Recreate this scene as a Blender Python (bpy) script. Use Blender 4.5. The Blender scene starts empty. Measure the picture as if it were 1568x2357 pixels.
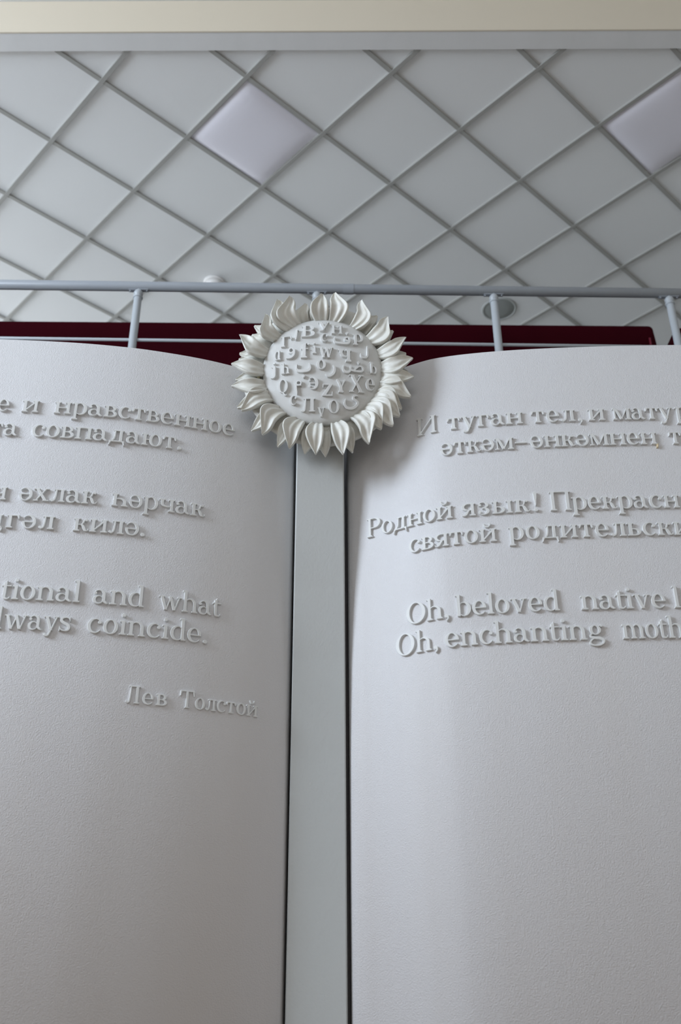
import bpy, bmesh, math, random
import numpy as np
from mathutils import Vector, Matrix
from mathutils.geometry import delaunay_2d_cdt

SC = bpy.context.scene
COL = SC.collection
R = math.radians
# =====================================================================  CAMERA, LIGHT, EXPOSURE
# The origin of the world is the photographer's eye; the floor lies 1.5 m below it.
FLOOR = -1.5
PITCH, ROLL = R(28.13), R(-0.256)
cam_d = bpy.data.cameras.new('camera')
cam = bpy.data.objects.new('camera', cam_d); COL.objects.link(cam)
cam_d.sensor_fit = 'VERTICAL'; cam_d.sensor_height = 36.0; cam_d.sensor_width = 24.0
cam_d.lens = 36.0 * 2256.0 / 2357.0
cam_d.clip_start = 0.05; cam_d.clip_end = 100
cam_d.dof.use_dof = True; cam_d.dof.focus_distance = 3.5; cam_d.dof.aperture_fstop = 2.4
_r0 = Vector((1, 0, 0)); _u0 = Vector((0, -math.sin(PITCH), math.cos(PITCH))); _f = Vector((0, math.cos(PITCH), math.sin(PITCH)))
_rt = _r0 * math.cos(ROLL) + _u0 * math.sin(ROLL); _up = _u0 * math.cos(ROLL) - _r0 * math.sin(ROLL)
cam.matrix_world = Matrix(((_rt.x, _up.x, -_f.x, 0), (_rt.y, _up.y, -_f.y, 0), (_rt.z, _up.z, -_f.z, 0), (0, 0, 0, 1)))
SC.camera = cam

SC.view_settings.view_transform = 'Standard'
SC.view_settings.look = 'None'
SC.view_settings.exposure = 0.0
SC.view_settings.gamma = 1.0
SC.view_settings.use_curve_mapping = False

w = bpy.data.worlds.new('world'); SC.world = w; w.use_nodes = True
w.node_tree.nodes['Background'].inputs[0].default_value = (0.62, 0.72, 0.9, 1)
w.node_tree.nodes['Background'].inputs[1].default_value = 0.5


def window_or_fill_light(name, loc, aim, sx, sy, power, color):
    """Daylight coming in through a window opening, or an added fill light."""
    l = bpy.data.lights.new(name, 'AREA'); l.shape = 'RECTANGLE'; l.size = sx; l.size_y = sy
    l.energy = power; l.color = color
    o = bpy.data.objects.new(name, l); COL.objects.link(o); o.location = loc
    o.rotation_euler = (Vector(aim)).to_track_quat('-Z', 'Y').to_euler()
    return o


window_or_fill_light('daylight_left_window', (-5.90, .1, 3.45), (1, .42, -.22), 2.4, 2.4, 440, (0.77, 0.87, 1.0))
window_or_fill_light('front_fill_light', (-.6, -5.9, 2.3), (0, 1, 0), 5.0, 2.6, 80, (1.0, 0.96, 0.92))  # added weak warm fill from behind the camera, lifts the shaded page areas
window_or_fill_light('daylight_balcony_window', (-5.90, 7.2, 4.0), (1, -.16, .05), 3.4, 1.3, 125, (0.90, 0.94, 1.0))

# =====================================================================  HELPERS


def mat(name, color, rough=0.6, metal=0.0, bump=None, mottle=None, spec=0.4):
    """bump = list of (scale, strength, distance); mottle = (scale, amount, second colour)."""
    m = bpy.data.materials.new(name); m.use_nodes = True
    nt = m.node_tree; b = nt.nodes['Principled BSDF']
    b.inputs['Base Color'].default_value = (*color, 1); b.inputs['Roughness'].default_value = rough
    b.inputs['Metallic'].default_value = metal; b.inputs['Specular IOR Level'].default_value = spec
    tc = nt.nodes.new('ShaderNodeTexCoord')
    if mottle:
        sc, amt, c2 = mottle
        mp = nt.nodes.new('ShaderNodeMapping'); nt.links.new(tc.outputs['Object'], mp.inputs[0])
        mp.inputs['Scale'].default_value = sc if isinstance(sc, tuple) else (sc, sc, sc)
        n = nt.nodes.new('ShaderNodeTexNoise'); n.inputs['Scale'].default_value = 1; n.inputs['Detail'].default_value = 5
        nt.links.new(mp.outputs[0], n.inputs['Vector'])
        r = nt.nodes.new('ShaderNodeMapRange'); r.inputs[1].default_value = 0.42; r.inputs[2].default_value = 0.72
        r.inputs[4].default_value = amt; nt.links.new(n.outputs['Fac'], r.inputs[0])
        mx = nt.nodes.new('ShaderNodeMix'); mx.data_type = 'RGBA'
        mx.inputs[6].default_value = (*color, 1); mx.inputs[7].default_value = (*c2, 1)
        nt.links.new(r.outputs[0], mx.inputs[0]); nt.links.new(mx.outputs[2], b.inputs['Base Color'])
    prev = None
    for sc, st, dist in (bump or []):
        n = nt.nodes.new('ShaderNodeTexNoise'); n.inputs['Scale'].default_value = sc; n.inputs['Detail'].default_value = 3
        nt.links.new(tc.outputs['Object'], n.inputs['Vector'])
        bp = nt.nodes.new('ShaderNodeBump'); bp.inputs['Strength'].default_value = st; bp.inputs['Distance'].default_value = dist
        nt.links.new(n.outputs['Fac'], bp.inputs['Height'])
        if prev: nt.links.new(prev.outputs[0], bp.inputs['Normal'])
        prev = bp
    if prev: nt.links.new(prev.outputs[0], b.inputs['Normal'])
    return m


M = {
    'page': mat('page_plaster', (0.70, 0.70, 0.715), 0.62, bump=[(280, 0.55, 0.0026), (120, 0.10, 0.004)], mottle=((5, 5, 0.5), 0.22, (0.66, 0.63, 0.6))),
    'letter': mat('letter_paint', (0.735, 0.745, 0.735), 0.5, bump=[(90, 0.15, 0.002)]),
    'ribbon': mat('ribbon_paint', (0.51, 0.53, 0.525), 0.55, bump=[(120, 0.25, 0.003)], mottle=((6, 6, 1.2), 0.25, (0.48, 0.475, 0.46))),
    'flower': mat('flower_paint', (0.71, 0.71, 0.665), 0.42, bump=[(60, 0.25, 0.003)], mottle=(26, 0.55, (0.60, 0.57, 0.48))),
    'disc': mat('disc_paint', (0.67, 0.68, 0.67), 0.5, bump=[(150, 0.25, 0.002)], mottle=(14, 0.25, (0.66, 0.65, 0.62))),
    'tile': mat('ceiling_tile', (0.80, 0.815, 0.815), 0.8, bump=[(60, 0.15, 0.003)]),
    'grid': mat('ceiling_grid_metal', (0.37, 0.37, 0.35), 0.55),
    'opal': mat('opal_diffuser', (0.84, 0.83, 0.90), 0.35),
    'cream': mat('cream_paint', (0.66, 0.595, 0.48), 0.6, bump=[(12, 0.1, 0.004)]),
    'soffit': mat('soffit_plaster', (0.76, 0.765, 0.76), 0.8, bump=[(20, 0.15, 0.004)], mottle=((6, 3, 3), 0.4, (0.69, 0.70, 0.69))),
    'plaster': mat('wall_plaster', (0.72, 0.69, 0.63), 0.8, bump=[(30, 0.15, 0.003)]),
    'floor': mat('floor_boards', (0.30, 0.22, 0.16), 0.45, mottle=((1.0, 8, 1), 0.7, (0.24, 0.17, 0.12))),
    'rail': mat('rail_grey_enamel', (0.32, 0.345, 0.375), 0.35, bump=[(35, 0.08, 0.002)], mottle=(9, 0.3, (0.28, 0.30, 0.34))),
    'post': mat('post_silver_enamel', (0.44, 0.475, 0.505), 0.32),
    'velvet': mat('maroon_velvet', (0.030, 0.0016, 0.0045), 0.85, bump=[(180, 0.4, 0.002)], mottle=((2, 2, 2), 0.5, (0.020, 0.001, 0.003)), spec=0.03),
    'piping': mat('maroon_piping', (0.20, 0.02, 0.04), 0.45),
    'white': mat('white_plastic', (0.80, 0.79, 0.77), 0.35),
    'grille': mat('speaker_grille', (0.30, 0.32, 0.31), 0.6, bump=[(260, 0.5, 0.003)]),
    'rim': mat('speaker_rim', (0.42, 0.44, 0.43), 0.5),
    'beige': mat('beige_filler', (0.72, 0.60, 0.40), 0.6),
    'brass': mat('dull_brass', (0.38, 0.34, 0.22), 0.45, 0.6),
    'dark': mat('dark_hole', (0.05, 0.045, 0.04), 0.8),
    'frame': mat('window_frame_paint', (0.75, 0.74, 0.72), 0.5),
}
_og = {}


def mesh_obj(name, verts, faces, m, parent=None, origin=None, smooth=False):
    """One mesh object; verts are world coordinates, origin becomes the object's origin."""
    me = bpy.data.meshes.new(name)
    origin = Vector(origin) if origin is not None else Vector(np.mean(np.array(verts, float), axis=0))
    me.from_pydata([tuple(Vector(v) - origin) for v in verts], [], [tuple(f) for f in faces])
    bm = bmesh.new(); bm.from_mesh(me); bmesh.ops.recalc_face_normals(bm, faces=bm.faces); bm.to_mesh(me); bm.free()
    me.materials.append(m)
    if smooth:
        for p in me.polygons: p.use_smooth = True
    o = bpy.data.objects.new(name, me); COL.objects.link(o)
    if parent:
        o.parent = parent; o.location = origin - _og[parent.name]
    else:
        o.location = origin
    _og[o.name] = origin
    return o


def bm_obj(name, bm, m, parent=None, origin=None, smooth=False):
    vs = [v.co.copy() for v in bm.verts]; bm.verts.index_update()
    fs = [[v.index for v in f.verts] for f in bm.faces]; bm.free()
    return mesh_obj(name, vs, fs, m, parent, origin, smooth)


def thing(name, loc, label, cat, group=None):
    o = bpy.data.objects.new(name, None); COL.objects.link(o); o.location = loc; o.empty_display_size = 0.1
    _og[o.name] = Vector(loc); o['label'] = label; o['category'] = cat
    if group: o['group'] = group
    return o


def structure(o):
    o['kind'] = 'structure'; return o


def add_box(bm, x0, x1, y0, y1, z0, z1, bevel=0.0, seg=2):
    r = bmesh.ops.create_cube(bm, size=1.0)
    for v in r['verts']:
        v.co = Vector((x0 + (v.co.x + .5) * (x1 - x0), y0 + (v.co.y + .5) * (y1 - y0), z0 + (v.co.z + .5) * (z1 - z0)))
    if bevel:
        es = list({e for v in r['verts'] for e in v.link_edges})
        bmesh.ops.bevel(bm, geom=es, offset=bevel, segments=seg, affect='EDGES', profile=0.5)


def box(name, x0, x1, y0, y1, z0, z1, m, parent=None, bevel=0.0, seg=2):
    bm = bmesh.new(); add_box(bm, x0, x1, y0, y1, z0, z1, bevel, seg)
    return bm_obj(name, bm, m, parent, ((x0 + x1) / 2, (y0 + y1) / 2, (z0 + z1) / 2))


def lathe(bm, prof, p, axis=(0, 0, 1), n=28):
    """prof = list of (radius, height along axis) from point p."""
    q = Vector((0, 0, 1)).rotation_difference(Vector(axis)); p = Vector(p); rings = []
    for r, h in prof:
        if r < 1e-6: rings.append([bm.verts.new(p + q @ Vector((0, 0, h)))])
        else: rings.append([bm.verts.new(p + q @ Vector((r * math.cos(2 * math.pi * k / n), r * math.sin(2 * math.pi * k / n), h))) for k in range(n)])
    for a, b in zip(rings, rings[1:]):
        for k in range(n):
            f = [a[k % len(a)], a[(k + 1) % len(a)], b[(k + 1) % len(b)], b[k % len(b)]]
            g = []
            for v in f:
                if v not in g: g.append(v)
            if len(g) > 2: bm.faces.new(g)
    for rr in (rings[0], rings[-1]):
        if len(rr) > 2: bm.faces.new(rr)


def rod(bm, a, b, r, n=20):
    a, b = Vector(a), Vector(b); lathe(bm, [(r, 0), (r, (b - a).length)], a, (b - a).normalized(), n)


# =====================================================================  THE ROOM
CEIL = 4.933
XL, XR, YF, YB = -6.0, 5.0, -6.0, 9.6
structure(box('floor', XL - .2, XR + .2, YF - .2, YB + .2, FLOOR - .2, FLOOR, M['floor']))
structure(box('wall_right', XR, XR + .2, YF, YB, FLOOR, 5.4, M['plaster']))
structure(box('wall_back', XL, XR, YB, YB + .2, FLOOR, 5.4, M['plaster']))
structure(box('wall_balcony', XL, XR, 4.25, 4.45, FLOOR, 2.35, M['plaster']))
structure(box('floor_balcony', XL, XR, 3.93, YB, 2.35, 2.6, M['soffit']))


def wall_with_hole(name, axis, c0, c1, a0, a1, z0, z1, *holes):
    """A wall slab across axis with window openings (a0, a1, z0, z1), given in order along the wall."""
    bm = bmesh.new(); pieces = []; p = a0
    for h in holes:
        pieces += [(p, h[0], z0, z1), (h[0], h[1], z0, h[2]), (h[0], h[1], h[3], z1)]; p = h[1]
    pieces.append((p, a1, z0, z1))
    for p0, p1, q0, q1 in pieces:
        if axis == 'x': add_box(bm, c0, c1, p0, p1, q0, q1)
        else: add_box(bm, p0, p1, c0, c1, q0, q1)
    return structure(bm_obj(name, bm, M['plaster']))


wall_with_hole('wall_left', 'x', XL - .2, XL, YF, YB, FLOOR, 5.4, (-1.1, 1.3, 2.25, 4.65), (5.5, 8.9, 3.35, 4.65))
wall_with_hole('wall_front', 'y', YF - .2, YF, XL, XR, FLOOR, 5.4, (-3.1, 1.9, 1.0, 3.6))


def window_bars(name, axis, c, a0, a1, z0, z1, n):
    bm = bmesh.new(); t = .06
    def seg(p0, p1, q0, q1):
        if axis == 'x': add_box(bm, c - .04, c + .04, p0, p1, q0, q1, .006, 1)
        else: add_box(bm, p0, p1, c - .04, c + .04, q0, q1, .006, 1)
    for k in range(n + 1):
        p = a0 + (a1 - a0) * k / n; p = min(max(p, a0 + t / 2), a1 - t / 2); seg(p - t / 2, p + t / 2, z0, z1)
    for q in (z0 + t / 2, z0 + .68 * (z1 - z0), z1 - t / 2): seg(a0, a1, q - t / 2, q + t / 2)
    structure(bm_obj(name, bm, M['frame']))


window_bars('window_1', 'x', XL - .12, -1.1, 1.3, 2.25, 4.65, 2)
window_bars('window_3', 'x', XL - .12, 5.5, 8.9, 3.35, 4.65, 3)
window_bars('window_2', 'y', YF - .12, -3.1, 1.9, 1.0, 3.6, 3)
# lintel over the balcony opening: plaster underside and a cream painted face, the higher ceiling of the hall in front
structure(box('beam', XL, XR, 3.547, 3.660, CEIL - .010, 5.4, M['soffit']))
structure(box('trim_1', XL, XR, 3.537, 3.547, CEIL - .012, 5.188, M['cream'], bevel=.002))
structure(box('ceiling_hall', XL, XR, YF, 3.547, 5.190, 5.4, M['soffit']))
structure(box('ceiling', XL, XR, 3.660, YB, CEIL + .012, 5.4, M['tile']))
# suspended grid laid on the diagonal
YAW = R(-1.636); DG = 0.8485; GX, GY = -1.385, 3.868
def lat(u, v):
    c, s = math.cos(YAW), math.sin(YAW)
    return Vector((GX + DG * (u * c - v * s), GY + DG * (u * s + v * c), CEIL))
bm = bmesh.new()
for fam in (0, 1):
    for k in range(-16, 24):
        p = lat(k, 0) if fam == 0 else lat(k, 0)
        d = (lat(.5, .5) - lat(0, 0)) if fam == 0 else (lat(-.5, .5) - lat(0, 0)); d.normalize()
        t0, t1 = -40.0, 40.0
        for c_, dd, lo, hi in ((p.x, d.x, XL, XR), (p.y, d.y, 3.661, YB)):
            a, b = (lo - c_) / dd, (hi - c_) / dd; t0 = max(t0, min(a, b)); t1 = min(t1, max(a, b))
        if t1 - t0 < .05: continue
        a, b = p + d * t0, p + d * t1; n = Vector((-d.y, d.x, 0)) * .0125
        z0, z1 = CEIL - .002 * fam, CEIL + .0125
        vs = [bm.verts.new((q.x, q.y, z)) for z in (z0, z1) for q in (a - n, b - n, b + n, a + n)]
        for f in ((0, 1, 2, 3), (4, 5, 6, 7), (0, 1, 5, 4), (1, 2, 6, 5), (2, 3, 7, 6), (3, 0, 4, 7)): bm.faces.new([vs[i] for i in f])
structure(bm_obj('trim_2', bm, M['grid']))

# =====================================================================  THE BOOK: page section (plan curve of the page faces)
PL = [(-2.0, 2.76), (-1.6, 2.775), (-1.22, 2.80), (-.99, 2.818), (-.76, 2.852), (-.61, 2.889), (-.5, 2.924), (-.40, 2.965), (-.3, 3.015), (-.225, 3.064), (-.188, 3.092), (-.172, 3.115), (-.168, 3.17), (-.167, 3.30)]
PR = [(.0225, 3.30), (.0235, 3.17), (.0265, 3.118), (.036, 3.101), (.06, 3.084), (.1, 3.063), (.18, 3.017), (.26, 2.967), (.35, 2.925), (.5, 2.893), (.66, 2.874), (.82, 2.863), (1.0, 2.855), (1.24, 2.851), (1.6, 2.852), (2.0, 2.86)]
BOOK_TOP = 2.208


def pchip(xs, ys, x):
    h = np.diff(xs); d = np.diff(ys) / h; m = np.zeros(len(xs)); m[0] = d[0]; m[-1] = d[-1]
    for i in range(1, len(xs) - 1):
        m[i] = 0 if d[i - 1] * d[i] <= 0 else (3 * (h[i - 1] + h[i])) / ((2 * h[i] + h[i - 1]) / d[i - 1] + (h[i] + 2 * h[i - 1]) / d[i])
    i = np.clip(np.searchsorted(xs, x) - 1, 0, len(h) - 1); t = (x - xs[i]) / h[i]
    return (1 + 2 * t) * (1 - t) ** 2 * ys[i] + t * (1 - t) ** 2 * h[i] * m[i] + t * t * (3 - 2 * t) * ys[i + 1] + t * t * (t - 1) * h[i] * m[i + 1]


class Section:
    def __init__(self, knots):
        xs, ys = np.array([k[0] for k in knots]), np.array([k[1] for k in knots])
        x = np.concatenate([np.linspace(a, b, 14, endpoint=False) for a, b in zip(xs, xs[1:])] + [[xs[-1]]])
        self.x = x; self.y = pchip(xs, ys, x)
        self.s = np.concatenate([[0], np.cumsum(np.hypot(np.diff(self.x), np.diff(self.y)))])
        tx, ty = np.gradient(self.x, self.s), np.gradient(self.y, self.s); l = np.hypot(tx, ty)
        self.nx, self.ny = ty / l, -tx / l                       # towards the reader
    def s_of(self, x): return float(np.interp(x, self.x, self.s))
    def at(self, s, n=0.0):
        x, y = np.interp(s, self.s, self.x), np.interp(s, self.s, self.y)
        nx, ny = np.interp(s, self.s, self.nx), np.interp(s, self.s, self.ny)
        return x + nx * n, y + ny * n


SEC = {'L': Section(PL), 'R': Section(PR)}
book = thing('open_book', (-.07, 3.0, FLOOR), 'giant white plaster sculpture of an open book with raised lettering on both curved pages', 'sculpture')
PAGE = {}
for side in 'LR':
    S = SEC[side]; vs = []; fs = []; N = len(S.x)
    prof = [(FLOOR, 0), (BOOK_TOP - .006, 0), (BOOK_TOP - .002, .002), (BOOK_TOP, .006)]
    for z, inset in prof:
        for i in range(N): vs.append((S.x[i] - S.nx[i] * inset, S.y[i] - S.ny[i] * inset, z))
    back = 3.30 if True else 0
    for z in (BOOK_TOP, FLOOR):
        for i in range(N): vs.append((S.x[i], max(S.y[i] + .06, 3.02 if abs(S.x[i] + .07) > .5 else S.y[i] + .04), z))
    rows = len(prof) + 2
    for r_ in range(rows):
        q = (r_ + 1) % rows
        for i in range(N - 1): fs.append((r_ * N + i, r_ * N + i + 1, q * N + i + 1, q * N + i))
    fs.append([r_ * N for r_ in range(rows)]); fs.append([r_ * N + N - 1 for r_ in range(rows)])
    PAGE[side] = mesh_obj('page', vs, fs, M['page'], book, ((S.x[0] + S.x[-1]) / 2, 2.9, FLOOR))
    for p in PAGE[side].data.polygons: p.use_smooth = abs(p.normal.z) < .3

# spine strip the two pages are fixed to, deep in the gutter
box('spine', -.24, .10, 3.302, 3.38, FLOOR, BOOK_TOP - .01, M['page'], book)

# =====================================================================  LETTERING: glyphs drawn as outlines (1000 units per em)
XH, CH, AH, DH = 470, 722, 740, -205


class Glyph:
    def __init__(self, w=90, h=44, e=48): self.p = []; self.w = w; self.h = h; self.e = e
    def P(self, *pts): self.p.append([tuple(map(float, q)) for q in pts]); return self
    def Rc(self, x0, y0, x1, y1): return self.P((x0, y0), (x1, y0), (x1, y1), (x0, y1))
    def B(self, x, y, r, n=18): return self.P(*[(x + r * math.cos(2 * math.pi * k / n), y + r * math.sin(2 * math.pi * k / n)) for k in range(n)])
    def T(self, a, b, w): return self.P((a[0] - w / 2, a[1]), (a[0] + w / 2, a[1]), (b[0] + w / 2, b[1]), (b[0] - w / 2, b[1]))
    def serif(self, x, y, up, sides, w=None):
        """slab serif at the end of a stem; up=+1 the stem goes up from y, -1 it goes down."""
        w = w or self.w; h, e = self.h * up, self.e
        x0 = x - w / 2 - (e if 'l' in sides else 0); x1 = x + w / 2 + (e if 'r' in sides else 0)
        a = sorted((y, y + h)); self.Rc(x0, a[0], x1, a[1])
        for s, t in (('l', -1), ('r', 1)):
            if s in sides:
                q = [(x + t * (w / 2 - 2), y + h * .9), (x + t * (w / 2 + e * .55), y + h * .9), (x + t * (w / 2 - 2), y + h + up * e * .5)]
                self.P(*q)
        return self
    def V(self, x, y0=0, y1=XH, b='lr', t='lr', w=None):
        w = w or self.w; self.Rc(x - w / 2, y0, x + w / 2, y1)
        if b: self.serif(x, y0, 1, b, w)
        if t: self.serif(x, y1, -1, t, w)
        return self
    def E(self, cx, cy, rx, ry, wl, wr, wt, wb, a0=0, a1=360, n=36):
        icx = cx + (wl - wr) / 2; irx = rx - (wl + wr) / 2; icy = cy + (wb - wt) / 2; iry = ry - (wt + wb) / 2
        k = max(4, int(n * (a1 - a0) / 360)); A = [R(a0 + (a1 - a0) * i / k) for i in range(k + 1)]
        o = [(cx + rx * math.cos(a), cy + ry * math.sin(a)) for a in A]; q = [(icx + irx * math.cos(a), icy + iry * math.sin(a)) for a in A]
        for i in range(k): self.P(o[i], o[i + 1], q[i + 1]).P(o[i], q[i + 1], q[i])
        return self
    def S(self, *pts, round_ends=True, sub=6):
        pts = [np.array(p, float) for p in pts]; c = []
        for i in range(len(pts) - 1):
            p0, p1, p2, p3 = pts[max(i - 1, 0)], pts[i], pts[i + 1], pts[min(i + 2, len(pts) - 1)]
            for j in range(sub):
                t = j / sub
                c.append(.5 * (2 * p1 + (p2 - p0) * t + (2 * p0 - 5 * p1 + 4 * p2 - p3) * t * t + (3 * p1 - p0 - 3 * p2 + p3) * t ** 3))
        c.append(pts[-1]); c = np.array(c); d = np.gradient(c[:, :2], axis=0); d /= np.linalg.norm(d, axis=1)[:, None] + 1e-9
        n = np.stack([-d[:, 1], d[:, 0]], 1); l = c[:, :2] + n * c[:, 2:]; r = c[:, :2] - n * c[:, 2:]
        for i in range(len(c) - 1): self.P(l[i], l[i + 1], r[i + 1]).P(l[i], r[i + 1], r[i])
        if round_ends:
            self.B(c[0, 0], c[0, 1], c[0, 2], 10); self.B(c[-1, 0], c[-1, 1], c[-1, 2], 10)
        return self
    def rot(self):
        xs = [q[0] for p in self.p for q in p]; cx = min(xs) + max(xs)
        self.p = [[(cx - x, XH - y) for x, y in p] for p in self.p]; return self


def glyph(c, w=90, h=44):
    g = Glyph(w, h); hw = 22
    def tail(x, y): g.S((x, y, w * .46), (x + 14, y - 60, w * .40), (x + 50, y - 92, 24), (x + 98, y - 80, 15), (x + 112, y - 48, 11))
    def breve(x): g.S((x - 92, 655, 26), (x - 84, 605, 20), (x - 45, 560, 26), (x, 548, 30), (x + 45, 560, 26), (x + 84, 605, 20), (x + 92, 655, 26))
    def leg(x, y, top=24):   # leg that ends in a ball on the baseline
        g.S((x, y, top), (x - 12, y * .52, 26), (x - 40, 90, 30), (x - 96, 24, 26), (x - 130, 52, 18)); g.B(x - 128, 62, 44)
    if c in 'оo': g.E(235, 235, 205, 247, w + 4, w + 4, 38, 38)
    elif c in 'еeәэ':
        if c == 'э':
            g.E(235, 235, 205, 247, w + 4, 30, 40, 40, 35, 180).E(235, 235, 205, 247, w + 4, 24, 40, 40, 180, 325); g.B(375, 350, 52); g.B(372, 110, 40); g.Rc(100, 214, 350, 256); g.rot()
        else:
            g.E(230, 235, 200, 247, w + 4, w - 6, 38, 42, 0, 180).E(230, 235, 200, 247, w + 4, 24, 38, 44, 180, 322); g.Rc(110, 216, 428, 256)
            if c == 'ә': g.rot()
    elif c in 'сc': g.E(230, 235, 200, 247, w + 4, 30, 38, 42, 38, 180).E(230, 235, 200, 247, w + 4, 24, 38, 44, 180, 325); g.B(362, 352, 54)
    elif c in 'аa':
        g.B(104, 352, 46); g.E(222, 322, 162, 158, 36, w, 40, 40, 0, 168); g.Rc(384 - w, 70, 384, 326)
        g.S((384 - w / 2, 96, w / 2), (398, 44, 34), (430, 18, 20), (464, 26, 14), round_ends=True); g.E(186, 134, 148, 146, w - 4, 24, 36, 40)
    elif c == 'ɑ': g.E(205, 235, 175, 247, w, 40, 40, 40); g.V(345, 0, XH + 40, 'r', 'l')
    elif c == 'б': g.E(235, 235, 205, 247, w, w, 38, 38)
    elif c in 'вВB':
        H = XH if c == 'в' else CH; m = H * .515; X = 105
        g.V(X, 0, H, 'l', 'l'); x1 = 235 if H == XH else 300; r2 = 150 if H == XH else 195
        g.Rc(X, H - 40, x1, H).Rc(X, m - 22, x1 + 12, m + 20).Rc(X, 0, x1 + 12, 42)
        g.E(x1, (m - 22 + H) / 2, r2 - 14, (H - m + 22) / 2, 0, w - 6, 40, 40, -90, 90, 40); g.E(x1 + 12, (m + 20) / 2, r2 + 12, (m + 20) / 2, 0, w + 4, 42, 42, -90, 90, 40)
    elif c in 'гГ':
        H = XH if c == 'г' else CH; k = H / XH; x1 = 365 if c == 'г' else 520
        g.V(115, 0, H, 'lr', 'l'); g.Rc(115, H - 42, x1, H); g.P((x1 - 75, H - 10), (x1, H), (x1 + 12, H - 150 * k), (x1 - 22, H - 150 * k))
    elif c == 'д':
        g.V(372, 0, XH, '', 'r'); g.Rc(150, XH - 40, 400, XH); g.S((196, 452, 24), (192, 260, 24), (160, 110, 28), (96, 26, 24), round_ends=False)
        g.Rc(28, 0, 484, 46); g.P((28, 40), (28, -70), (14, -128), (46, -128), (74, -30), (110, 5), (110, 40)); g.P((484, 40), (484, -70), (498, -128), (466, -128), (438, -30), (400, 5), (400, 40))
    elif c == 'з':
        g.B(88, 362, 44); g.E(195, 358, 150, 122, 30, w - 4, 36, 36, -90, 160); g.Rc(150, 222, 215, 262); g.E(190, 130, 176, 140, 26, w + 4, 38, 40, -160, 90); g.B(80, 100, 46)
    elif c in 'ийИЙ':
        H = XH if c in 'ий' else CH; x2 = 425 if H == XH else 560
        g.V(105, 0, H); g.V(x2, 0, H); g.P((130, 30), (130, 110), (x2 - 25, H - 30), (x2 - 25, H - 110))
        if c == 'й': breve(265)
    elif c == 'к':
        g.V(105, 0, XH, 'lr', 'lr'); g.S((140, 236, 20), (220, 242, 20), (272, 290, 24), (298, 370, 26), (340, 418, 24)); g.B(362, 410, 46)
        g.S((205, 242, 20), (268, 210, 36), (310, 120, 44), (345, 46, 36), (392, 24, 20), (430, 46, 13), (436, 92, 11))
    elif c in 'лЛ':
        H = XH if c == 'л' else CH; x2 = 375 if c == 'л' else 500; xl = 205 if c == 'л' else 270
        g.V(x2, 0, H, 'lr', 'r'); g.Rc(xl - 70, H - 40, x2, H); leg(xl, H - 10)
    elif c == 'м':
        g.V(92, 0, XH, 'lr', 'l', 44); g.V(520, 0, XH, 'lr', 'r'); g.T((112, 468), (296, 20), 92); g.T((500, 468), (290, 20), 44); g.Rc(30, XH - 42, 150, XH)
    elif c in 'нңНH':
        H = XH if c in 'нң' else CH; x2 = 425 if H == XH else 520
        g.V(105, 0, H); g.V(x2, 0, H); g.Rc(105, H * .5 - 22, x2, H * .5 + 20)
    elif c == 'descender': g.P((478, 44), (540, 44), (540, -60), (520, -130), (470, -130), (496, -60), (478, 0))
    elif c in 'пП':
        H = XH if c == 'п' else CH; x2 = 425 if c == 'п' else 540
        g.V(105, 0, H); g.V(x2, 0, H); g.Rc(60, H - 42, x2 + 40, H)
    elif c in 'рp': g.V(105, DH, XH, 'lr', 'l'); g.E(262, 235, 190, 247, 28, w + 4, 38, 38)
    elif c == 'Р': g.V(115, 0, CH, 'lr', 'l'); g.Rc(115, CH - 40, 310, CH).Rc(115, 318, 310, 358); g.E(305, 520, 200, 202, 0, w + 6, 40, 40, -90, 90, 44)
    elif c in 'тТ':
        H = XH if c == 'т' else CH; xm = 215 if c == 'т' else 310; q = xm - 25; k = H / XH
        g.V(xm, 0, H, 'lr', ''); g.Rc(xm - q, H - 42, xm + q, H)
        for s in (-1, 1): g.P((xm + s * q, H), (xm + s * (q - 70), H - 20), (xm + s * (q - 22), H - 145 * k), (xm + s * (q + 12), H - 145 * k))
    elif c in 'уy':
        g.T((105, 462), (268, 10), w + 4); g.S((415, 455, 20), (285, 70, 22), (238, -60, 24), (190, -150, 30), (130, -168, 26), (100, -140, 20), round_ends=False); g.B(104, -134, 46)
        g.Rc(20, XH - 42, 196, XH); g.Rc(335, XH - 42, 480, XH)
    elif c in 'хX':
        k = 1 if c == 'х' else CH / XH; H = XH * k; q = 1 if c == 'х' else 1.35
        g.T((105 * q, H), (390 * q, 0), w * 1.12); g.T((380 * q, H), (98 * q, 0), 46)
        for x, y, a, b in ((20, H - 42, 195, H), (315, H - 42, 455, H), (28, 0, 170, 42), (300, 0, 478, 42)): g.Rc(x * q, y, b and a * q, b)
    elif c in 'чһ':
        g.V(400, 0, XH, 'lr', 'lr'); g.Rc(112 - w / 2, 290, 112 + w / 2, XH); g.serif(112, XH, -1, 'lr'); g.E(262, 292, 195, 130, w, 24, 40, 50, 180, 350)
        if c == 'һ': g.rot()
    elif c in 'ьы':
        g.V(105, 0, XH, 'l', 'lr'); g.Rc(105, 0, 230, 42).Rc(105, 226, 230, 266); g.E(222, 133, 168, 133, 0, w + 2, 42, 42, -90, 90, 44)
        if c == 'ы': g.V(520, 0, XH)
    elif c == 'ю': g.V(100, 0, XH); g.Rc(100, 213, 270, 255); g.E(425, 235, 195, 247, w, w, 38, 38)
    elif c == 'я':
        g.V(390, 0, XH, 'lr', 'r'); g.Rc(225, XH - 40, 390, XH).Rc(225, 196, 390, 236); g.E(230, 333, 160, 137, w - 2, 0, 40, 40, 90, 270, 44)
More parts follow.
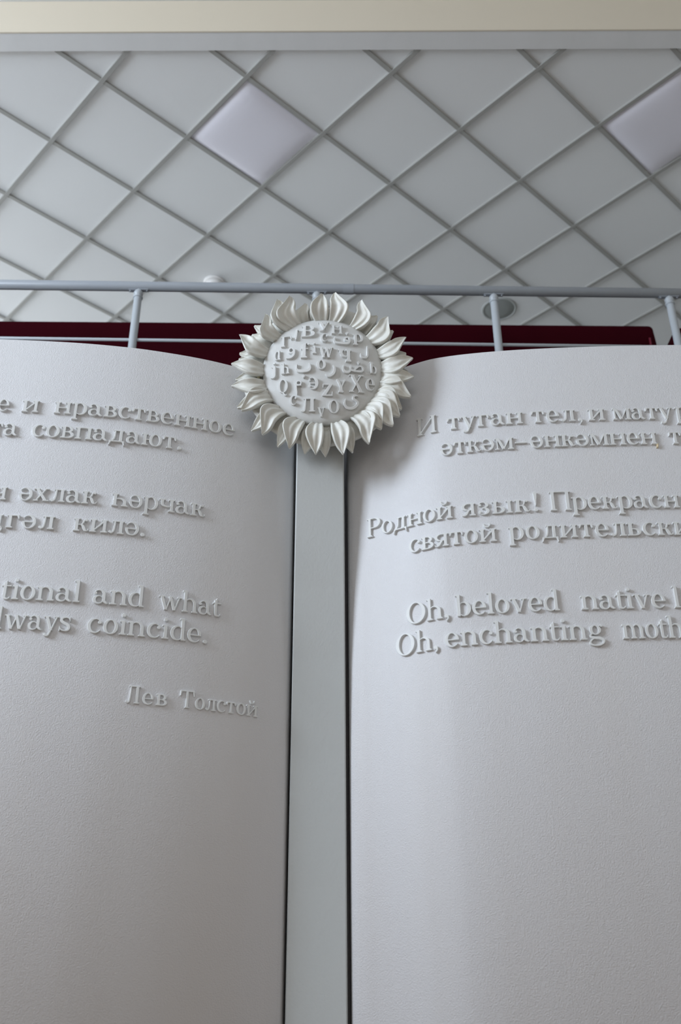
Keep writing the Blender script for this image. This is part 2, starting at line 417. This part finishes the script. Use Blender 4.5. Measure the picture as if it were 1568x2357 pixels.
        g.S((300, 214, 22), (238, 140, 38), (190, 56, 40), (130, 16, 24), (84, 30, 14), (74, 70, 11))
    elif c == 'b': g.V(105, 0, AH, '', 'l'); g.E(262, 235, 190, 247, 28, w + 4, 38, 38)
    elif c == 'd': g.E(225, 235, 192, 247, w + 4, 28, 38, 38); g.V(382, 0, AH, 'r', 'l')
    elif c in 'hn': g.V(100, 0, AH if c == 'h' else XH, 'lr', 'l'); g.E(262, 290, 180, 190, 24, w, 50, 40, 0, 172); g.V(442 - w / 2, 0, 295, 'lr', '')
    elif c == 'm':
        g.V(100, 0, XH, 'lr', 'l')
        for k in (0, 255): g.E(240 + k, 290, 160, 190, 24, w - 6, 50, 40, 0, 172); g.V(400 + k - (w - 6) / 2, 0, 295, 'lr', '', w - 6)
    elif c == 'i': g.V(105, 0, XH, 'lr', 'l'); g.B(98, 648, 58)
    elif c == 'j': g.V(120, -60, XH, '', 'l'); g.S((120, -50, w / 2), (108, -130, w * .4), (60, -178, 24), (10, -160, 16), round_ends=False); g.B(12, -146, 36); g.B(112, 648, 58)
    elif c == 'l': g.V(105, 0, AH, 'lr', 'l')
    elif c == 'f': g.V(120, 0, 600, 'lr', ''); g.S((120, 590, w / 2), (140, 690, w * .4), (200, 738, 24), (262, 730, 18), round_ends=False); g.B(268, 690, 48); g.Rc(20, XH - 42, 260, XH)
    elif c == 't': g.Rc(105 - w / 2 + 10, 100, 105 + w / 2 + 10, 560); g.P((70, 450), (160, 450), (160, 628), (138, 628)); g.Rc(20, XH - 42, 285, XH); g.S((115, 110, w / 2), (134, 44, 38), (188, 16, 26), (244, 36, 17), (268, 92, 12))
    elif c == 'g':
        g.E(210, 315, 160, 165, w - 8, w - 8, 36, 36); g.S((300, 425, 18), (350, 458, 18), round_ends=False); g.B(388, 446, 42)
        g.S((110, 190, 18), (62, 136, 26), (86, 82, 36), (190, 52, 44), (310, 40, 48), (402, -18, 40), (396, -112, 28), (300, -180, 24), (150, -188, 24), (52, -140, 28), (44, -70, 26), (100, 0, 20), (170, 30, 14))
    elif c in 'vw':
        xs = [(100, 246), (402, 250)] if c == 'v' else [(100, 240), (360, 500)]
        g.T((100, 464), (248, 0), w + 6); g.T((395, 464), (252, 0), 44); g.Rc(18, XH - 42, 192, XH); g.Rc(322, XH - 42, 470 if c == 'v' else 440, XH)
        if c == 'w': g.T((365, 464), (512, 0), w + 6); g.T((655, 464), (516, 0), 44); g.Rc(585, XH - 42, 728, XH)
    elif c == 's':
        g.S((352, 372, 14), (318, 428, 19), (225, 450, 20), (118, 424, 36), (98, 340, 44), (180, 270, 46), (290, 214, 48), (346, 128, 44), (312, 46, 34), (210, 18, 20), (110, 48, 20), (66, 122, 14)); g.P((338, 470), (372, 470), (372, 318), (350, 318)); g.P((46, 0), (80, 0), (70, 165), (46, 165))
    elif c in 'OQ':
        g.E(350, 361, 310, 377, w + 26, w + 26, 40, 40)
        if c == 'Q': g.S((330, 40, 20), (390, -40, 40), (470, -130, 44), (560, -140, 24), (600, -100, 14))
    elif c == 'Z': g.Rc(40, XH - 46, 420, XH); g.Rc(30, 0, 430, 46); g.T((88, 10), (368, XH - 10), w + 16); g.P((40, XH), (80, XH - 30), (66, XH - 150), (40, XH - 150)); g.P((430, 0), (385, 30), (402, 160), (430, 160))
    elif c == 'Y': g.S((60, 470, 40), (130, 400, 46), (225, 180, 46)); g.S((400, 470, 40), (340, 380, 26), (235, 170, 30)); g.V(230, 0, 210, 'lr', '')
    # Arabic letters, single-weight strokes
    elif c == 'alef': g.S((70, 30, 34), (90, 300, 44), (110, 600, 40)); g.P((70, 600), (190, 560), (190, 600), (100, 660))
    elif c == 'fa': g.S((30, 330, 26), (10, 190, 44), (60, 90, 46), (260, 60, 50), (520, 60, 52), (640, 110, 52), (660, 250, 48), (600, 350, 38), (490, 300, 36), (470, 220, 40), (560, 190, 36), (640, 190, 30)); g.P((480, 540), (560, 480), (640, 545), (560, 610))
    elif c == 'waw': g.E(210, 380, 150, 150, 90, 70, 60, 70); g.S((340, 380, 50), (320, 180, 54), (200, 60, 46), (20, 40, 24))
    elif c == 'lam': g.S((400, 760, 34), (410, 500, 46), (410, 200, 48), (340, 60, 50), (200, 20, 48), (70, 90, 44), (40, 250, 26))
    elif c == 'ba': g.S((50, 430, 24), (30, 280, 46), (90, 180, 54), (300, 150, 58), (560, 160, 58), (680, 220, 54), (690, 330, 46), (650, 440, 24)); g.P((280, -60), (370, -130), (460, -60), (370, 20))
    elif c == 'ra': g.S((330, 520, 24), (380, 400, 46), (370, 220, 54), (260, 70, 48), (120, 30, 40), (20, 110, 20))
    elif c == 'dad': g.S((60, 360, 24), (20, 220, 44), (70, 90, 52), (220, 60, 50), (320, 150, 44), (340, 330, 34)); g.S((330, 170, 44), (500, 130, 40), (760, 130, 44), (860, 220, 44), (800, 340, 38), (680, 340, 34), (560, 240, 34), (470, 140, 34)); g.P((600, 520), (670, 450), (740, 520), (670, 590))
    elif c == 'mim': g.E(170, 420, 150, 120, 60, 70, 60, 60); g.S((40, 360, 40), (40, 200, 44), (70, 60, 40), (90, -40, 18)); g.Rc(30, 300, 300, 360)
    elif c == 'ya': g.S((640, 560, 30), (520, 560, 46), (470, 440, 50), (580, 360, 46), (660, 280, 50), (600, 130, 52), (400, 20, 54), (180, 30, 52), (70, 170, 48), (110, 380, 24))
    elif c == '.': g.B(70, 60, 64)
    elif c == ',': g.B(80, 58, 60); g.S((112, 60, 28), (122, -20, 24), (80, -110, 10))
    elif c == '!': g.S((95, 690, 56), (95, 520, 44), (95, 240, 14)); g.B(95, 60, 62)
    elif c == '-': g.Rc(20, 208, 400, 258)
    else: raise ValueError(c)
    return g


_gc = {}


def outline(c, w=90, h=44):
    """Union of a glyph's pieces -> (verts, triangles, oriented boundary edges), in em."""
    if (c, w, h) in _gc: return _gc[c, w, h]
    g = glyph(c, w, h); V = []; F = []; key = {}
    for p in g.p:
        a = sum(p[i][0] * p[(i + 1) % len(p)][1] - p[(i + 1) % len(p)][0] * p[i][1] for i in range(len(p)))
        if abs(a) < 1: continue
        ids = []
        for x, y in (p if a > 0 else p[::-1]):
            k = (round(x * 2), round(y * 2))
            if k not in key: key[k] = len(V); V.append(Vector((k[0] / 2000, k[1] / 2000)))
            if not ids or ids[-1] != key[k]: ids.append(key[k])
        if ids[0] == ids[-1]: ids.pop()
        if len(ids) > 2: F.append(ids)
    edges = sorted({tuple(sorted((a, b))) for f in F for a, b in zip(f, f[1:] + f[:1])})
    v, e, f, ov, oe, of = delaunay_2d_cdt(V, edges, [], 0, 1e-4)
    cen = np.array([[(v[t[0]].x + v[t[1]].x + v[t[2]].x) / 3, (v[t[0]].y + v[t[1]].y + v[t[2]].y) / 3] for t in f])
    inside = np.zeros(len(f), bool)
    for ids in F:
        cross = np.zeros(len(f), int); P = [V[i] for i in ids]
        for A, B in zip(P, P[1:] + P[:1]):
            hit = (A.y > cen[:, 1]) != (B.y > cen[:, 1])
            xi = A.x + (cen[:, 1] - A.y) * (B.x - A.x) / ((B.y - A.y) or 1e-12)
            cross += hit & (cen[:, 0] < xi)
        inside |= (cross % 2 == 1)
    tr = [tuple(t) for t, o in zip(f, inside) if o]
    tr = [t if (v[t[1]] - v[t[0]]).cross(v[t[2]] - v[t[0]]) > 0 else t[::-1] for t in tr]
    ed = {}
    for t in tr:
        for i in range(len(t)): ed[(t[i], t[(i + 1) % len(t)])] = 1
    bd = [k for k in ed if (k[1], k[0]) not in ed]
    used = sorted({i for t in tr for i in t}); re = {i: k for k, i in enumerate(used)}
    vv = np.array([(v[i].x, v[i].y) for i in used]); tr = [tuple(re[i] for i in t) for t in tr]; bd = [(re[a], re[b]) for a, b in bd]
    nrm = {}
    for a, b in bd:
        d = vv[b] - vv[a]; d = d / (np.linalg.norm(d) + 1e-12); n = np.array([-d[1], d[0]])
        nrm.setdefault(a, []).append(n); nrm.setdefault(b, []).append(n)
    inset = {}
    for i, ns in nrm.items():
        s = np.sum(ns, axis=0)
        if len(ns) == 2:
            q = 1 + float(ns[0] @ ns[1]); o = s / max(q, .5)
        else: o = s / len(ns)
        inset[i] = o
    _gc[c, w, h] = (vv, tr, bd, inset)
    return _gc[c, w, h]


def letter(name, c, fmap, sx, sy, depth, cham, m, parent, w=90, h=44, x0=0.0, sink=.004):
    """Solid raised letter: fmap(u, v, n) places a point of its face on the surface it is fixed to."""
    vv, tr, bd, inset = outline(c, w, h)
    V = []; F = []; n = len(vv); bi = sorted(inset); rb = {i: k for k, i in enumerate(bi)}; nb = len(bi)
    for i in range(n):
        u, v = vv[i][0] * sx, vv[i][1] * sy
        if i in inset: u += inset[i][0] * cham; v += inset[i][1] * cham
        V.append(fmap(x0 + u, v, depth))
    for lv in (depth - cham, -sink):
        for i in bi: V.append(fmap(x0 + vv[i][0] * sx, vv[i][1] * sy, lv))
    F += list(tr)
    for a, b in bd:
        A, B = n + rb[a], n + rb[b]; F.append((b, a, A, B)); F.append((B, A, A + nb, B + nb))
    c0 = fmap(x0 + float(vv[:, 0].mean()) * sx, float(vv[:, 1].mean()) * sy, 0)
    me_v = [Vector(p) for p in V]
    me = bpy.data.meshes.new(name); O = Vector(c0)
    me.from_pydata([tuple(p - O) for p in me_v], [], F); me.materials.append(m)
    o = bpy.data.objects.new(name, me); COL.objects.link(o); o.parent = parent; o.location = O - _og[parent.name]; _og[o.name] = O
    return o


NAME = {'.': 'full_stop', ',': 'comma', '!': 'exclamation_mark', '-': 'hyphen'}
SB = 26 / 1000.0


def bounds(c, w=90, h=44):
    vv = outline(c, w, h)[0]; return float(vv[:, 0].min()), float(vv[:, 0].max())


def word(side, text, x0, x1, z, em=0.1):
    """Set a word along a page between plan positions x0 and x1 (either may be None: natural width)."""
    S = SEC[side]; bb = [bounds(c) for c in text]; n = len(text)
    nat = sum(b - a for a, b in bb)
    gaps = [SB * (1.6 if (text[i + 1] in '.,!-' or text[i] == '-') else 1.0) for i in range(n - 1)]
    if x0 is None: s1 = S.s_of(x1); s0 = s1 - (nat + sum(gaps)) * em; sc = 1; k = 1
    elif x1 is None: s0 = S.s_of(x0); sc = 1; k = 1
    else:
        s0, s1 = S.s_of(x0), S.s_of(x1); tot = (s1 - s0) / em
        sc = min(1.12, max(.84, tot / (nat + sum(gaps)))); k = (tot - nat * sc) / sum(gaps) if gaps else 1
    s = s0
    for i, c in enumerate(text):
        a, b = bb[i]
        def fm(u, v, q, s=s, a=a): x, y = S.at(s + u - a * sc * em, q); return (x, y, z + v)
        o = letter(NAME.get(c, 'letter'), c, fm, sc * em, em, .0095 * em / .1, .0009 * em / .1, M['letter'], PAGE[side])
        if c == 'ң':
            d = letter('letter_tail', 'descender', fm, sc * em, em, .0085, .0012, M['beige' if side == 'R' else 'letter'], PAGE[side])
            if side == 'R': d['label'] = 'beige repaired tail of the letter'
        s += (b - a) * sc * em + (gaps[i] * k * em if i < n - 1 else 0)


ZL = (1.894, 1.796, 1.549, 1.447, 1.199, 1.101, .887)
for t, a, b, i, em in (('е', None, -1.138, 0, .1), ('и', -1.095, -1.038, 0, .1), ('нравственное', -.986, -.382, 0, .1), ('т', None, -1.146, 1, .1), ('а', -1.142, -1.095, 1, .1),
                       ('совпадают.', -1.048, -.554, 1, .1), ('н', None, -1.094, 2, .1), ('әхлак', -1.055, -.806, 2, .1), ('һәрчак', -.759, -.463, 2, .1), ('ң', None, -1.092, 3, .1),
                       ('гәл', -1.079, -.929, 3, .1), ('килә.', -.869, -.645, 3, .1), ('tional', -1.058, -.819, 4, .1), ('and', -.781, -.627, 4, .1), ('what', -.583, -.394, 4, .1),
                       ('l', None, -1.040, 5, .1), ('ways', -1.034, -.836, 5, .1), ('coincide.', -.787, -.429, 5, .1), ('Лев', -.653, -.533, 6, .0755), ('Толстой', -.497, -.268, 6, .0755)):
    word('L', t, a, b, ZL[i], em)
ZR = (1.881, 1.779, 1.532, 1.431, 1.177, 1.077)
for t, a, b, i in (('И', .278, .350, 0), ('туган', .380, .639, 0), ('тел,', .669, .843, 0), ('и', .865, .922, 0), ('мату', .949, 1.156, 0), ('р', 1.166, None, 0),
                   ('әткәм-', .352, .645, 1), ('әнкәмнең', .656, 1.085, 1), ('т', 1.128, None, 1), ('Родной', .097, .379, 2), ('язык!', .408, .658, 2), ('Прекрас', .698, 1.065, 2), ('н', 1.070, None, 2),
                   ('святой', .234, .515, 3), ('родительск', .554, 1.083, 3), ('и', 1.087, None, 3), ('Oh,', .218, .348, 4), ('beloved', .369, .690, 4), ('native', .757, 1.020, 4), ('l', 1.046, None, 4),
                   ('Oh,', .182, .310, 5), ('enchanting', .331, .816, 5), ('mot', .872, 1.010, 5), ('h', 1.013, None, 5)):
    word('R', t, a, b, ZR[i])

# =====================================================================  RIBBON IN THE GUTTER
bm = bmesh.new(); rows = []
for z, yf in ((FLOOR, 3.108), (.4, 3.104), (.8, 3.098), (1.1, 3.086), (1.35, 3.066), (1.6, 3.038), (1.85, 3.012), (2.0, 3.003), (BOOK_TOP - .02, 3.002)):
    k = yf / 3.0; c_ = .004
    pts = [(-.157 * k + c_, yf), (.0132 * k - c_, yf), (.0132 * k, yf + c_), (.0138, 3.150), (-.163, 3.150), (-.157 * k, yf + c_)]
    rows.append([bm.verts.new((x, y, z)) for x, y in pts])
for A, B in zip(rows, rows[1:]):
    for i in range(6): bm.faces.new((A[i], A[(i + 1) % 6], B[(i + 1) % 6], B[i]))
bm.faces.new(rows[0]); bm.faces.new(rows[-1])
rib = bm_obj('bookmark_ribbon', bm, M['ribbon'], None, (-.0715, 3.06, FLOOR))
rib['label'] = 'flat grey upright bookmark band running down the gutter between the two white pages'; rib['category'] = 'bookmark'

# =====================================================================  SUNFLOWER
TAU = R(6); FC = Vector((-.0628, 2.92, 2.1309))
FN = Vector((0, -math.cos(TAU), -math.sin(TAU))); FV = Vector((0, -math.sin(TAU), math.cos(TAU))); FU = Vector((1, 0, 0))
def fl(u, v, n): return FC + FU * u + FV * v + FN * n
flower = thing('sunflower_relief', FC + Vector((0, .1, 0)), 'off-white carved sunflower medallion covered in letters at the top of the book gutter', 'relief')
DR = .217
def dome(r): return .033 + .036 * (1 - min(1, r / DR) ** 2)
# back plate
bm = bmesh.new(); lathe(bm, [(0, -.058), (.18, -.058), (.225, -.045), (.285, -.015), (.292, -.004), (.28, .004), (.2, .008), (0, .008)], fl(0, 0, 0), FN, 64)
bm_obj('back_plate', bm, M['flower'], flower, fl(0, 0, 0), True)
bm = bmesh.new(); lathe(bm, [(DR * .97, 0), (DR, .012)] + [(DR * math.cos(R(a)) ** .5 if a < 90 else 0, 0) for a in ()] + [(DR * (1 - k / 14) , dome(DR * (1 - k / 14)) - (.006 if k == 0 else 0)) for k in range(0, 15)], fl(0, 0, 0), FN, 72)
disc = bm_obj('disc', bm, M['disc'], flower, fl(0, 0, .03), True)

rng = random.Random(7)
# petals: tip (u, v), front or back row, sideways bend
PET = [(-.002, .320, 1, .2), (.045, .324, 1, -.3), (.144, .291, 1, -.5), (.169, .253, 0, 0), (.205, .241, 0, 0), (.242, .218, 1, -.4), (.263, .175, 0, 0), (.307, .129, 1, -.4), (.308, .078, 0, 0), (.330, .040, 1, -.3),
       (.312, .0, 0, 0), (.331, -.038, 1, -.2), (.314, -.087, 0, 0), (.317, -.120, 1, .2), (.283, -.168, 1, .2), (.275, -.197, 1, .3), (.251, -.234, 1, .3), (.210, -.247, 1, .3), (.165, -.304, 1, .3), (.107, -.324, 0, 0),
       (.074, -.345, 1, .2), (.011, -.339, 0, 0), (-.023, -.344, 1, -.1), (-.063, -.328, 0, 0), (-.117, -.320, 1, -.3), (-.159, -.300, 0, 0), (-.213, -.266, 1, -.3), (-.254, -.237, 0, 0), (-.289, -.170, 1, -.2), (-.307, -.144, 0, 0),
       (-.328, -.073, 1, .3), (-.318, -.030, 0, 0), (-.332, .020, 1, .3), (-.309, .056, 0, 0), (-.307, .081, 0, 0), (-.306, .143, 1, .5), (-.264, .160, 0, 0), (-.256, .200, 0, 0), (-.211, .232, 1, .5), (-.168, .296, 1, .5), (-.121, .310, 1, .5), (-.064, .298, 0, .3), (-.03, .29, 0, 0)]


def petal(tu, tv, front, bend):
    rt_ = math.hypot(tu, tv); a = math.atan2(tv, tu); rb = .199 if front else .205
    d = Vector((math.cos(a), math.sin(a))); side = Vector((-d.y, d.x)); L = rt_ - rb
    W = (.0365 if front else .030) * (1 + rng.uniform(-.10, .10)); lift = .014 if front else -.016
    hook = bend * .080 + rng.uniform(-.009, .009); skew = rng.uniform(-.25, .25) + bend * .5; belly = rng.uniform(.40, .50)
    NT, NS = 20, 14; vs = []; fs = []
    for i in range(NT + 1):
        t = i / NT; r_ = rb + L * t
        wv = W * (.46 + .54 * math.sin(.5 * math.pi * t / belly)) if t < belly else W * (1 - ((t - belly) / (1 - belly)) ** 1.8) * .97 + .03 * W * (1 - t)
        wv = max(wv, .0024)
        off = hook * (math.sin(math.pi * t ** .75) - .75 * max(0, t - .55) / .45 * (1 - t) * 2.2)
        arch = math.sin(math.pi * min(1, t * .82 + .06))
        base = lift + .008 - .022 * (1 - t) ** 4 + .040 * arch - .010 * t + .020 * max(0, (t - .72) / .28) ** 1.6
        env = math.sin(math.pi * min(1, .10 + t * .84)) ** .8
        rc = skew * (t - .3) + .12 * math.sin(5 * t + 9 * skew)
        for j in range(NS + 1):
            s = -1 + 2 * j / NS
            lip = .021 * (abs(s) ** 2.2) - .012 * max(0, (abs(s) - .80) / .20) ** 2
            ridge = .0105 * math.exp(-((s - rc) / .26) ** 2) * (1 - .55 * t)
            crease = -.0035 * math.exp(-((s - rc + .42) / .12) ** 2) * (1 - t)
            p = d * r_ + side * (s * wv + off)
            vs.append(fl(p.x, p.y, base + bend * .012 * s * env + (lip + ridge + crease) * env * (1 if front else .75) + bend * .008 * s))
    n1 = NS + 1; nf = len(vs)
    for i in range(NT + 1):                                     # underside gives the petal its carved thickness
        t = i / NT
        for j in range(NS + 1):
            q = vs[i * n1 + j]; s = -1 + 2 * j / NS
            vs.append(q - FN * (.017 + .022 * (1 - t) * (1 - s * s)) - (FU * d.x + FV * d.y) * .003 * t)
    for i in range(NT):
        for j in range(NS):
            k = i * n1 + j; fs.append((k, k + 1, k + n1 + 1, k + n1)); fs.append((nf + k, nf + k + n1, nf + k + n1 + 1, nf + k + 1))
    ring = [i for i in range(NS + 1)] + [i * n1 + NS for i in range(1, NT + 1)] + [NT * n1 + j for j in range(NS - 1, -1, -1)] + [i * n1 for i in range(NT - 1, 0, -1)]
    for x, y in zip(ring, ring[1:] + ring[:1]): fs.append((x, y, nf + y, nf + x))
    o = mesh_obj('petal', vs, fs, M['flower'], flower, fl(d.x * rb, d.y * rb, .02), True)
    md = o.modifiers.new('smooth', 'SUBSURF'); md.levels = 1; md.render_levels = 1


for q in PET: petal(*q)
for u, v, m_ in ((-.231, -.026, 'brass'), (-.205, -.108, 'brass'), (.240, .000, 'brass'), (.222, -.082, 'brass'), (-.220, .066, 'dark'), (.224, .066, 'dark')):
    big = m_ == 'brass'; bm = bmesh.new(); r_ = .0062 if big else .0042
    if big: lathe(bm, [(r_, 0), (r_, .020), (r_ * .8, .0235), (r_ * .5, .0235), (r_ * .45, .021), (0, .021)], fl(u, v, .016), FN, 18)
    else: lathe(bm, [(r_, 0), (r_, .012), (r_ * .6, .014), (0, .012)], fl(u, v, .014), FN, 14)
    s = bm_obj('screw', bm, M[m_], flower, fl(u, v, .01), True)
    s['label'] = 'dull brass screw' if big else 'dark screw hole'
FLET = [('Г',-0.149,-0.111,0.081,0.127), ('alef',-0.099,-0.086,0.108,0.159), ('В',-0.075,-0.027,0.119,0.173), ('у',-0.015,0.025,0.144,0.188), ('Н',0.033,0.072,0.132,0.174), ('с',-0.008,0.020,0.094,0.131), ('fa',0.039,0.101,0.084,0.144), ('р',0.110,0.147,0.086,0.136), ('ɑ',-0.174,-0.149,0.026,0.066), ('waw',-0.130,-0.097,0.027,0.074), ('f',-0.077,-0.044,0.026,0.091), ('i',-0.035,-0.021,0.043,0.092), ('w',-0.011,0.039,0.025,0.069), ('ч',0.057,0.103,0.011,0.063), ('lam',0.135,0.165,0.030,0.087), ('j',-0.184,-0.166,-0.046,0.018), ('h',-0.145,-0.116,-0.033,0.010), ('ba',-0.095,-0.039,-0.055,0.004), ('о',-0.020,0.013,-0.023,0.015), ('ra',0.010,0.048,-0.053,-0.005), ('dad',0.070,0.148,-0.036,0.017), ('b',0.169,0.195,-0.027,0.019), ('Q',-0.157,-0.121,-0.116,-0.054), ('mim',-0.095,-0.072,-0.115,-0.062), ('э',-0.049,-0.013,-0.099,-0.053), ('Z',0.000,0.037,-0.123,-0.079), ('Y',0.049,0.083,-0.109,-0.060), ('X',0.095,0.148,-0.105,-0.040), ('e',0.153,0.186,-0.094,-0.049), ('c',-0.115,-0.090,-0.152,-0.118), ('Л',-0.075,-0.025,-0.178,-0.130), ('v',-0.016,0.010,-0.196,-0.164), ('O',0.022,0.060,-0.184,-0.138), ('ya',0.075,0.128,-0.169,-0.114)]
for c, u0, u1, v0, v1 in FLET:
    vv = outline(c, 118, 58)[0]; lo = vv.min(0); hi = vv.max(0)
    sx = (u1 - u0) / (hi[0] - lo[0]); sy = (v1 - v0) / (hi[1] - lo[1])
    def fm(u, v, q, u0=u0, v0=v0, lo=lo, sx=sx, sy=sy):
        a, b = u0 + u - lo[0] * sx, v0 + v - lo[1] * sy; r_ = math.hypot(a, b); k = 2 * .036 / DR ** 2
        n = Vector((k * a, k * b, 1)).normalized(); return fl(a + n.x * q, b + n.y * q, dome(r_) + n.z * q)
    letter('letter', c, fm, sx, sy, .0105, .0006, M['letter'], disc, 118, 58, sink=.003)

# =====================================================================  BALCONY RAILING
def ry(x): return 4.034 + .0257 * x
RZ = 3.500
rail = thing('balcony_railing', (0, ry(0), 2.6), 'grey painted tubular steel railing with thin mid rail along the balcony edge', 'railing')
bm = bmesh.new(); rod(bm, (-5.99, ry(-5.99), RZ), (4.99, ry(4.99), RZ), .0265, 28); hr = bm_obj('handrail', bm, M['rail'], rail, (0, ry(0), RZ), True)
bm = bmesh.new(); rod(bm, (.018, ry(.018), RZ), (.075, ry(.075), RZ), .0285, 28); bm_obj('coupling', bm, M['rail'], hr, (.05, ry(.05), RZ))
bm = bmesh.new(); rod(bm, (-5.99, ry(-5.99) - .008, 3.150), (4.99, ry(4.99) + .02, 3.150), .0085, 14); bm_obj('mid_rail', bm, M['post'], rail, (0, ry(0), 3.150), True)
for k in range(-5, 5):
    x = -.120 + .939 * k; y = ry(x)
    bm = bmesh.new()
    lathe(bm, [(.045, 0), (.045, .006), (.0215, .010), (.0205, .80), (.0205, .822), (.0165, .826), (.0165, .84)], (x, y, 2.6), (0, 0, 1), 22)
    post = bm_obj('baluster', bm, M['post'], rail, (x, y, 2.6), True)
    bm = bmesh.new(); lathe(bm, [(.0205, 0), (.0255, .003), (.0255, .009), (.0185, .013)] + [(.0245 * math.sin(R(t)), .032 - .0245 * math.cos(R(t))) for t in range(50, 151, 10)] + [(.012, .058)], (x, y, 3.418), (0, 0, 1), 22)
    bm_obj('ball_collar', bm, M['post'], post, (x, y, 3.44), True)
    bm = bmesh.new(); add_box(bm, x - .052, x + .052, y - .012, y + .012, RZ - .0305, RZ - .0255, .001, 1)
    lathe(bm, [(.005, 0), (.005, .004), (.003, .006)], (x - .044, y - .002, RZ - .0305), (0, 0, -1), 8); lathe(bm, [(.005, 0), (.005, .004), (.003, .006)], (x + .044, y - .002, RZ - .0305), (0, 0, -1), 8)
    bm_obj('bracket', bm, M['rail'], post, (x, y, RZ - .03))

# =====================================================================  MAROON UPHOLSTERED PANELS ON THE BALCONY
def panel(x0, x1, y0, ztop, yaw, label, r, t):
    o = thing('upholstered_panel', (x0, y0, 2.6), label, 'panel', None)
    bm = bmesh.new(); prof = []
    for a in range(0, 91, 15): prof.append((x1 - r + r * math.sin(R(a)), ztop - r + r * math.cos(R(a))))
    prof += [(x1 + .012, ztop - .25), (x1 + .012, 2.6), (x0 - .012, 2.6), (x0 - .012, ztop - .25)]
    for a in range(-90, 1, 15): prof.append((x0 + r + r * math.sin(R(a)), ztop - r + r * math.cos(R(a))))
    def yy(x): return y0 + yaw * x
    f = [bm.verts.new((x, yy(x), z)) for x, z in prof]; b = [bm.verts.new((x, yy(x) + t, z)) for x, z in prof]
    bm.faces.new(f); bm.faces.new(b[::-1]); n = len(f)
    for i in range(n): bm.faces.new((f[i], b[i], b[(i + 1) % n], f[(i + 1) % n]))
    bmesh.ops.recalc_face_normals(bm, faces=bm.faces)
    es = [e for e in bm.edges if len(e.link_faces) == 2 and any(len(q.verts) > 6 for q in e.link_faces)]
    bmesh.ops.bevel(bm, geom=es, offset=.018, segments=3, affect='EDGES', profile=.5)
    bm_obj('cushion', bm, M['velvet'], o, (x0, yy(x0), 2.6))
    for x in (x0 + .035, x1 - .035):
        bm = bmesh.new(); rod(bm, (x, yy(x) - .001, 2.62), (x, yy(x) - .001, ztop - .10), .006, 10); bm_obj('piping', bm, M['piping'], o, (x, yy(x), 3.0), True)
panel(-3.2, 1.868, 4.596, 3.731, .0187, 'long dark maroon velvet panel standing behind the balcony railing', .03, .12)
panel(1.965, 3.4, 4.60, 3.73, .0187, 'second maroon velvet panel, barely seen behind the rightmost railing post', .11, .12)

# =====================================================================  THINGS ON THE CEILING
def light_panel(u, v, label):
    c = lat(u, v); o = thing('ceiling_light', c + Vector((0, 0, .012)), label, 'ceiling light', 'recessed ceiling light panels')
    a, b = (lat(u + .5, v) - c), (lat(u, v + .5) - c)
    ex = (a + b) * .5; ey = (b - a) * .5; N = 16; vs = []; fs = []; q = .955
    for i in range(N + 1):
        for j in range(N + 1):
            s, t = -1 + 2 * i / N, -1 + 2 * j / N
            p = c + ex * s * q + ey * t * q; vs.append((p.x, p.y, CEIL + .011 - .022 * ((1 - s ** 4) * (1 - t ** 4)) ** .6))
    for i in range(N):
        for j in range(N): k = i * (N + 1) + j; fs.append((k, k + 1, k + N + 2, k + N + 1))
    mesh_obj('diffuser', vs, fs, M['opal'], o, c, True)
    bm = bmesh.new()
    outer = [c + ex * s * .962 + ey * t * .962 for s, t in ((-1, -1), (1, -1), (1, 1), (-1, 1))]; inn = [c + ex * s * .945 + ey * t * .945 for s, t in ((-1, -1), (1, -1), (1, 1), (-1, 1))]
    V = [[bm.verts.new((p.x, p.y, z)) for p in L_] for L_, z in ((outer, CEIL + .012), (outer, CEIL + .002), (inn, CEIL + .002), (inn, CEIL + .012))]
    for r_ in range(4):
        for k in range(4): bm.faces.new((V[r_][k], V[r_][(k + 1) % 4], V[(r_ + 1) % 4][(k + 1) % 4], V[(r_ + 1) % 4][k]))
    bm_obj('frame', bm, M['grid'], o, c)
light_panel(1, .5, 'square opal light panel fully in view left of the middle of the tiled ceiling')
light_panel(4, .5, 'square opal light panel cut off by the right edge of the picture')

c = Vector((-.93, 5.62, CEIL + .012)); det = thing('smoke_detector', c, 'small white round detector on the ceiling just above the handrail', 'smoke detector')
bm = bmesh.new(); lathe(bm, [(.080, 0), (.080, .014), (.076, .018), (.07, .02)], c, (0, 0, -1), 32); bm_obj('base', bm, M['white'], det, c, True)
bm = bmesh.new(); lathe(bm, [(.066, .018), (.066, .040), (.06, .052), (.04, .062), (0, .065)], c, (0, 0, -1), 32); bm_obj('cover', bm, M['white'], det, c, True)
c = Vector((1.232, 5.935, CEIL + .012)); sp = thing('ceiling_speaker', c, 'round grey loudspeaker grille set in the ceiling behind a railing post', 'speaker')
bm = bmesh.new(); lathe(bm, [(.118, .003), (.118, .008), (.124, .010), (.134, .006), (.136, 0)], c, (0, 0, -1), 40); bm_obj('rim', bm, M['rim'], sp, c, True)
bm = bmesh.new(); lathe(bm, [(.12, .004), (.117, .006), (.06, .009), (0, .010)], c, (0, 0, -1), 40); bm_obj('grille', bm, M['grille'], sp, c, True)
